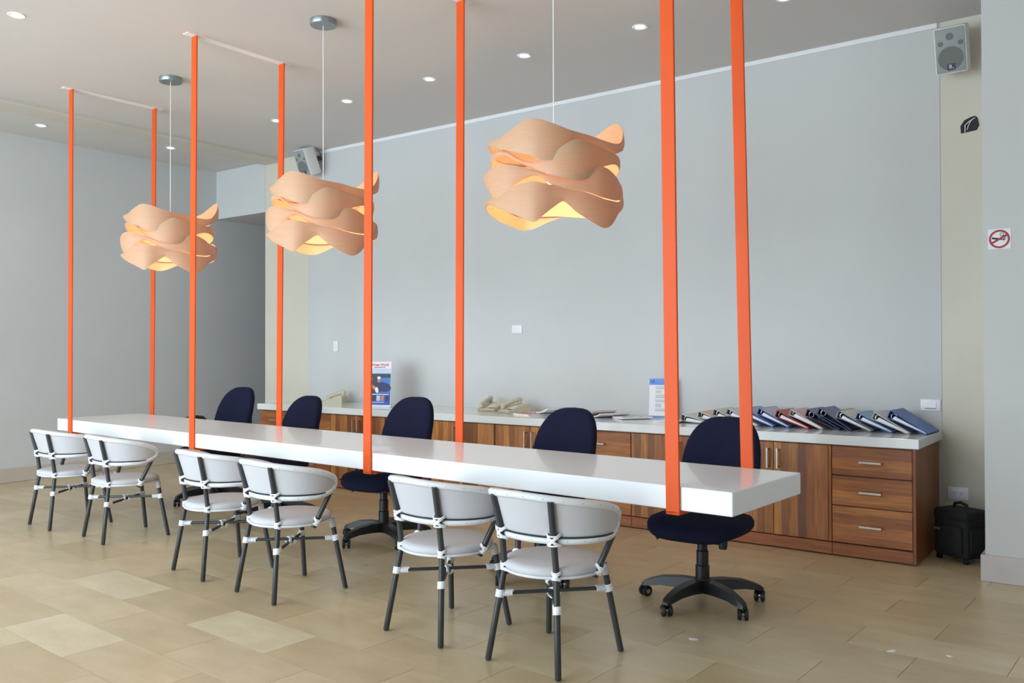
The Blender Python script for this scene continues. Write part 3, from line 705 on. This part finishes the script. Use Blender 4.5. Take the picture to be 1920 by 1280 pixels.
# black rolling case
t = thing('rolling_case', 'black fabric rolling case on the floor between cabinet and pier', 'bag', (-.962, 6.03, 0), math.radians(-30))
bd = MB().rbox(-.122, .122, -.10, .10, .028, .30, .025, 3).build('body', m_blackf, t, True)
MB().rbox(-.126, .126, -.104, .104, .25, .325, .026, 3).build('lid', m_blackf, t, True)
MB().rbox(-.095, .095, -.116, -.096, .06, .225, .012, 2).build('front_pocket', m_blackf, t, True)
MB().rbox(.118, .134, -.075, .075, .07, .22, .007, 2).build('side_pocket', m_blackf, t, True)
MB().tube([(-.05, 0, .318), (-.042, 0, .35), (0, 0, .36), (.042, 0, .35), (.05, 0, .318)], .010, 8).build('handle', m_black, t, True)
MB().rbox(-.10, -.058, -.1185, -.1155, .19, .204, .001, 1).build('tag', m_steel, t)
for x, y in ((-.095, -.075), (.095, -.075), (.095, .075), (-.095, .075)):
    MB().lathe([(.017, -.01), (.017, .01)], 12, Matrix.Translation((x, y, .017)) @ Matrix.Rotation(PI/2, 4, 'Y')).build('wheel', m_black, t, True)
    MB().rbox(x-.013, x+.013, y-.013, y+.013, .018, .036, .003).build('wheel_mount', m_black, t)

# ------------------------------------------------------------------ things on the counter
def make_phone(label, loc, rz, flipped=False):
    t = thing('desk_phone', label, 'phone', loc, rz, 'beige desk phones')
    # wedge body: high at the back (+y)
    prof = [(-.105, .0), (.105, .0), (.105, .07), (.085, .078), (-.10, .026), (-.108, .018)]
    M90 = Matrix.Rotation(PI/2, 4, 'Z')
    MB().prism(prof, -.085, .085, M90).build('body', m_beige, t)
    hs = MB()
    pts = [(-.055, -.105, .050), (-.055, -.09, .058), (-.055, -.04, .080), (-.055, .025, .100), (-.055, .075, .112), (-.055, .095, .106)]
    hs.tube(pts, [.018, .023, .019, .019, .024, .018], 10)
    h = hs.build('handset', m_beige, t, True)
    e = MB(); e.lathe([(.02, 0), (.023, .02), (.018, .03)], 12, Matrix.Translation((-.055, -.088, .036))); e.lathe([(.02, 0), (.023, .02), (.018, .03)], 12, Matrix.Translation((-.055, .075, .078))); e.build('earpiece', m_beige, h, True)
    kp = MB(); sl = math.atan2(.052, .185)
    Ms = Matrix.Translation((.025, -.03, .0465)) @ Matrix.Rotation(sl, 4, 'X')
    for i in range(3):
        for j in range(4): kp.box(-.02+i*.02-.007, -.02+i*.02+.007, -.03+j*.02-.006, -.03+j*.02+.006, 0, .003, Ms)
    kp.build('keypad', m_plate, t)
    MB().box(-.01, .05, -.062, -.045, -.001, .002, Ms).build('indicator', m_signred, t)
    cp = [(-.075, -.10, .03)] + [(-.075+.18*i/120, -.125+.006*math.sin(i*.9), .009+.006*math.cos(i*.9)) for i in range(121)]
    MB().tube(cp, .0022, 5).build('coiled_cord', m_beige, t, True)
    return t
CZ = ZS
make_phone('beige desk phone alone on the left end of the counter', (-6.86, 6.16, CZ), math.radians(-62))
make_phone('beige desk phone on the counter beside the red magazine', (-4.50, 6.13, CZ), math.radians(-25))
t = make_phone('beige desk phone half hidden behind the other, left of the pair', (-4.80, 6.18, CZ), math.radians(8))

# flyer stand with printed leaflet
m_sky = plain('print_pale_sky', lin(196, 206, 226), .5, vary=.08, scale=30.)
m_sea = plain('print_blue_water', lin(64, 118, 200), .5, vary=.35, scale=26.)
m_blue = plain('print_deep_blue', lin(20, 84, 176), .5, vary=.1, scale=20.)
m_tree = plain('print_dark_shore', lin(36, 52, 66), .5, vary=.5, scale=60.)
m_skin = plain('print_warm_tone', lin(190, 128, 106), .5)
m_navyp = plain('print_navy_shape', lin(28, 40, 96), .5, vary=.3, scale=30.)
m_ored = plain('print_orange_red', lin(214, 74, 30), .5)
m_acr = plain('acrylic_base', lin(214, 220, 226), .15)
fp = on_z(710, 763, CZ)
t = thing('flyer_stand', 'tall flyer reading Ocean World in a clear stand behind the middle chair', 'flyer', (fp.x, fp.y, CZ), math.radians(16))
FW, FH = .25, .44; tl = Matrix.Rotation(math.radians(-4), 4, 'X')
fl = MB().box(-FW/2, FW/2, .0, .004, .01, FH, tl).build('leaflet', m_paper, t)
def pbox(n_, x0, x1, z0, z1, m, k, par=fl):
    return MB().box(x0, x1, -.0006*k, -.0006*k+.0004, z0, z1, tl).build(n_, m, par)
IW = FW/2-.004
pbox('picture_sky', -IW, IW, .30, .375, m_sky, 1); pbox('picture_water', -IW, IW, .13, .30, m_sea, 1); pbox('picture_shore', -IW, IW, .285, .325, m_tree, 2)
pbox('blue_footer', -IW, IW, .022, .135, m_blue, 2); pbox('caption_line', -.085, .105, .120, .127, m_paper, 3); pbox('web_line', -.075, .06, .044, .049, m_paper, 3)
for i, m in enumerate((m_skin, m_tree, m_sky, m_skin, m_navyp)): pbox('thumbnail', -.118+i*.046, -.118+i*.046+.038, .06, .112, m, 3)
def blob(n_, cx, cz, rx, rz, rot, m, k):
    vs = [Vector((cx+rx*math.cos(a)*math.cos(rot)-rz*math.sin(a)*math.sin(rot), -.0006*k, cz+rx*math.cos(a)*math.sin(rot)+rz*math.sin(a)*math.cos(rot))) for a in [2*PI*i/28 for i in range(28)]]
    MB().add([tl @ v for v in vs], [tuple(range(28))]).build(n_, m, fl)
blob('dark_figure', -.04, .225, .042, .075, .1, m_tree, 4); blob('head', -.005, .262, .018, .024, 0, m_skin, 5); blob('cap', -.005, .284, .02, .014, 0, m_paper, 6)
blob('rounded_animal_shape', .045, .195, .085, .045, -.15, m_navyp, 5); blob('arm', -.06, .19, .05, .016, -.6, m_skin, 6); blob('lower_shape', -.04, .16, .085, .026, .2, m_tree, 4); blob('splash', -.025, .165, .018, .03, .3, m_paper, 7)
text_mesh('title', 'Ocean World', .037, m_ored, fl, tl @ upright(.004, -.0012, .410), .0011, .88)
text_mesh('subtitle', 'Adventure Park', .017, m_logo, fl, tl @ upright(.0, -.0012, .386), .0004) if False else pbox('subtitle_line', -.065, .06, .383, .389, m_logo, 3)
MB().rbox(-FW/2, FW/2, -.012, .09, 0, .004, .001, 1).build('foot', m_acr, t)
MB().box(-FW/2, FW/2, .0045, .0065, .004, FH-.02, tl).build('back_sheet', m_acr, t)

# info sheet
m_ltblue = plain('print_light_blue', lin(96, 148, 222), .5)
m_grey = plain('print_grey', lin(150, 152, 160), .6)
ip = on_z(1244, 783, CZ)
t = thing('info_sheet_stand', 'upright white notice with light blue header behind the near front strap', 'notice', (ip.x, min(ip.y, YW-.09), CZ), math.radians(8))
IWd, IH = .225, .315; tl2 = Matrix.Rotation(math.radians(-5), 4, 'X')
sh = MB().box(-IWd/2, IWd/2, 0, .003, .004, IH, tl2).build('sheet', m_paper, t)
def qbox(n_, x0, x1, z0, z1, m, k): return MB().box(x0, x1, -.0006*k, -.0006*k+.0004, z0, z1, tl2).build(n_, m, sh)
qbox('header_band', -IWd/2, IWd/2, IH-.05, IH, m_ltblue, 1); qbox('footer_band', -IWd/2, IWd/2, .004, .016, m_ltblue, 1)
lg = MB(); lg.tube([tl2 @ Vector(q) for q in ((-.100, -.0016, IH-.016), (-.090, -.0016, IH-.032), (-.080, -.0016, IH-.032), (-.074, -.0016, IH-.010))], .0022, 5); lg.build('logo_mark', m_logo, sh)
text_mesh('logo_text', 'tu', .014, m_logo, sh, tl2 @ upright(-.055, -.0014, IH-.028))
lm = MB(); zz = IH-.066
for blk in ((3, .11), (3, .06), (4, .10), (3, .11), (4, .06), (3, .09)):
    for i in range(blk[0]):
        lm.box(-.06, -.06+blk[1]*(.8+.2*random.random()), -.0012, -.0008, zz, zz+.0028, tl2); zz -= .0078
    zz -= .0095
lm.build('printed_lines', m_grey, sh)
MB().rbox(-IWd/2, IWd/2, -.004, .07, 0, .003, .001, 1).build('foot', m_acr, t)

# magazines
def magazine(label, cx, cy, w, d, rz, h, colors, lift=0., base=0.):
    t = thing('magazine', label, 'magazine', (cx, cy, CZ+base), rz, 'magazines on the counter')
    N = 8; vs = []; fs = []
    prof = lambda u: h + lift*u*u
    for z_on in (0, 1):
        for i in range(N+1):
            u = i/N
            for j in (0, 1): vs.append((-w/2+w*u, -d/2+d*j, (prof(u) if z_on else prof(u)-h)))
    n1 = 2*(N+1)
    for i in range(N):
        a = i*2; fs += [(a, a+1, a+3, a+2), (n1+a, n1+a+2, n1+a+3, n1+a+1), (a, a+2, n1+a+2, n1+a), (a+1, n1+a+1, n1+a+3, a+3)]
    fs += [(0, n1, n1+1, 1), (2*N, 2*N+1, n1+2*N+1, n1+2*N)]
    MB().add(vs, fs).build('pages', m_paper, t, True, 30)
    m, nt, p = new_mat('magazine_cover'); tc = nd(nt, 'ShaderNodeTexCoord'); no = nd(nt, 'ShaderNodeTexNoise', inp={'Scale': 16., 'Detail': 3., 'Distortion': .8}); rp = nd(nt, 'ShaderNodeValToRGB')
    rp.color_ramp.interpolation = 'CONSTANT'; e = rp.color_ramp.elements; e[0].color = col4(colors[0]); e[1].position = .52; e[1].color = col4(colors[1]); x = e.new(.6); x.color = col4(colors[2])
    nt.links.new(tc.outputs['Object'], no.inputs['Vector']); nt.links.new(no.outputs['Fac'], rp.inputs[0]); nt.links.new(rp.outputs[0], p.inputs['Base Color']); p.inputs['Roughness'].default_value = .3
    vs2 = []
    for z_on in (0, 1):
        for i in range(N+1):
            u = i/N
            for j in (0, 1): vs2.append((-w/2-.002+(w+.002)*u, -d/2-.001+(d+.002)*j, prof(u)+.0002+.0014*z_on))
    MB().add(vs2, fs).build('cover', m, t)
    MB().add([(x, y, z-h-.0006 if i < n1 else z-h-.0006+.0006) for i, (x, y, z) in enumerate(vs2)], fs).build('back_cover', m, t) if False else None
    return t
RD, OR_, GY, WH, DK, TN = lin(196, 64, 44), lin(226, 122, 84), lin(120, 120, 124), lin(226, 226, 226), lin(44, 44, 48), lin(176, 156, 136)
magazine('red and orange magazine lying beside the right phone', -4.22, 6.03, .22, .29, math.radians(-18), .012, (OR_, RD, WH), .0)
magazine('dark-edged magazine partly behind the second chair from the right', -4.03, 6.08, .21, .28, math.radians(-30), .014, (DK, TN, RD), .04, .0142)
magazine('grey magazine hidden mostly behind the second chair from the right', -3.86, 6.12, .21, .28, math.radians(-30), .012, (GY, DK, lin(190, 190, 90)), .03)
magazine('orange-brown magazine with one corner lifted, right of the chair back', -3.67, 6.13, .20, .27, math.radians(-28), .010, (TN, OR_, DK), .045)
magazine('tan magazine leaning up, between the orange and the white ones', -3.535, 6.12, .18, .27, math.radians(-32), .010, (TN, RD, WH), .03)
magazine('white patterned magazine left of the info notice', -3.335, 6.13, .21, .26, math.radians(-38), .014, (WH, TN, lin(120, 130, 128)), .006)

# ring binders, each lying on the fore-edge of the one to its left
m_ring = m_chrome
def binder(label, cx, cy, tilt, rz, spine, cover, top, w=.25, d=.30, th=.052, base=.0, pages=True):
    t = thing('ring_binder', label, 'binder', (cx, cy, CZ+base), rz, 'binders lying in a row on the counter')
    c = plain('binder_board', cover, .4, vary=.05); tp = plain('binder_cover_print', top, .35, vary=.12, scale=22.)
    M = Matrix.Rotation(tilt, 4, 'Y')                     # spine at x=0 raised, fore-edge at x=w low
    z0 = w*math.sin(tilt)
    M = Matrix.Translation((0, 0, z0)) @ M
    MB().box(0, w, -d/2, d/2, 0, .003, M).build('lower_board', c, t)
    MB().box(-.003, 0, -d/2, d/2, 0, th, M).build('spine', plain('binder_spine', spine, .45), t)
    a = math.atan2(th-.012, w)
    Mt = M @ Matrix.Translation((0, 0, th-.003)) @ Matrix.Rotation(a, 4, 'Y')
    u = MB().box(-.003, w+.004, -d/2, d/2, 0, .003, Mt).build('upper_board', c, t)
    MB().box(.004, w, -d/2+.006, d/2-.006, .0031, .0037, Mt).build('cover_sheet', tp, u)
    if pages:
        poly = [(.03, .004), (w-.01, .004), (w-.012, .010), (.035, .026)]
        MB().prism(poly, -d/2+.008, d/2-.012, M).build('pages', m_paper, t)
    for yy in (-d/2+.02, 0, d/2-.02):
        MB().tube([M @ Vector((.03+.017*math.cos(q), yy, .022+.017*math.sin(q))) for q in [2*PI*k/14 for k in range(14)]], .0022, 6, closed=True).build('ring', m_ring, t, True)
    return t
BLU, NVY, WHT, CRM, REDB, LGB, PCH = lin(24, 84, 168), lin(56, 62, 108), lin(214, 214, 212), lin(206, 198, 176), lin(168, 38, 30), lin(150, 170, 206), lin(222, 186, 152)
magazine('open white brochure curling at the left end of the binder row', -2.945, 6.07, .22, .28, math.radians(4), .008, (WH, WH, lin(210, 212, 216)), .012)
bl = [(-2.83, 'grey-spined white binder at the left end of the binder row', lin(128, 122, 112), WHT, WHT),
      (-2.70, 'white binder with a peach cover behind the nearest navy chair', lin(120, 110, 100), WHT, PCH),
      (-2.585, 'white binder with a pale cover just left of the rear right strap', lin(110, 104, 110), WHT, CRM),
      (-2.475, 'white binder mostly behind the rear right strap', lin(90, 90, 100), WHT, WHT),
      (-2.36, 'light blue binder just right of the rear right strap', BLU, lin(60, 100, 190), LGB),
      (-2.25, 'blue-edged binder with grey cover left of the red binder', lin(30, 44, 90), lin(48, 92, 190), lin(176, 180, 192)),
      (-2.115, 'red ring binder in the middle of the binder row', REDB, REDB, REDB),
      (-2.02, 'white binder with red striped cover leaning on the red one', WHT, WHT, lin(214, 170, 160)),
      (-1.91, 'slate blue binder right of the striped one', NVY, NVY, lin(92, 98, 140)),
      (-1.825, 'second slate blue binder, left of the cream one', NVY, NVY, lin(84, 90, 134)),
      (-1.70, 'cream-covered binder with slate blue sides', CRM, lin(78, 84, 124), lin(206, 206, 190)),
      (-1.575, 'binder with teal blue cover and dark sides', lin(52, 66, 104), lin(60, 104, 180), lin(120, 160, 190)),
      (-1.47, 'white and grey binder just left of the big blue one', WHT, WHT, lin(198, 196, 196)),
      (-1.375, 'big bright blue binder at the right end of the binder row', BLU, BLU, BLU)]
zprev, thp, xp = 0., 0., 0.
for i, (x, lb, sp_, c, tp) in enumerate(bl):
    w, th = .245, (.05, .044, .048, .042)[i % 4]
    if i == len(bl)-1: w, th = .26, .052
    zb = .012
    if i: zb = max(zb, (zprev+thp)*max(0, 1-(x-xp)/.245) + .016)
    binder(lb, x, 6.14 + .008*((i*7) % 3-1), math.asin(zb/w), math.radians(-3), sp_, c, tp, w=w, th=th, base=.001, pages=(i not in (8, 9)))
    zprev, thp, xp = zb, th, x

# scraps of paper on the floor
for (px_, py_, a_, sz, lb) in ((1300, 1198, .3, .028, 'small white paper scrap on the floor below the nearest navy chair'), (1672, 1220, 1.1, .03, 'torn white paper scrap on the bare floor at lower right'), (1780, 1230, -.4, .018, 'tiny white paper strip on the floor nearest the right edge')):
    p = on_z(px_, py_); n_ = 7
    ring = [(sz*(.6+.4*random.random())*math.cos(2*PI*k/n_), sz*.6*(.5+.5*random.random())*math.sin(2*PI*k/n_)) for k in range(n_)]
    o = MB().prism(ring, 0, .0012, Matrix.Rotation(-PI/2, 4, 'X')).build('paper_scrap', m_paper); zmin = min(v.co.z for v in o.data.vertices)
    o.location = (p.x, p.y, .0002-zmin); o.rotation_euler = (0, 0, a_); tag(o, lb, 'paper', 'paper scraps on the floor')
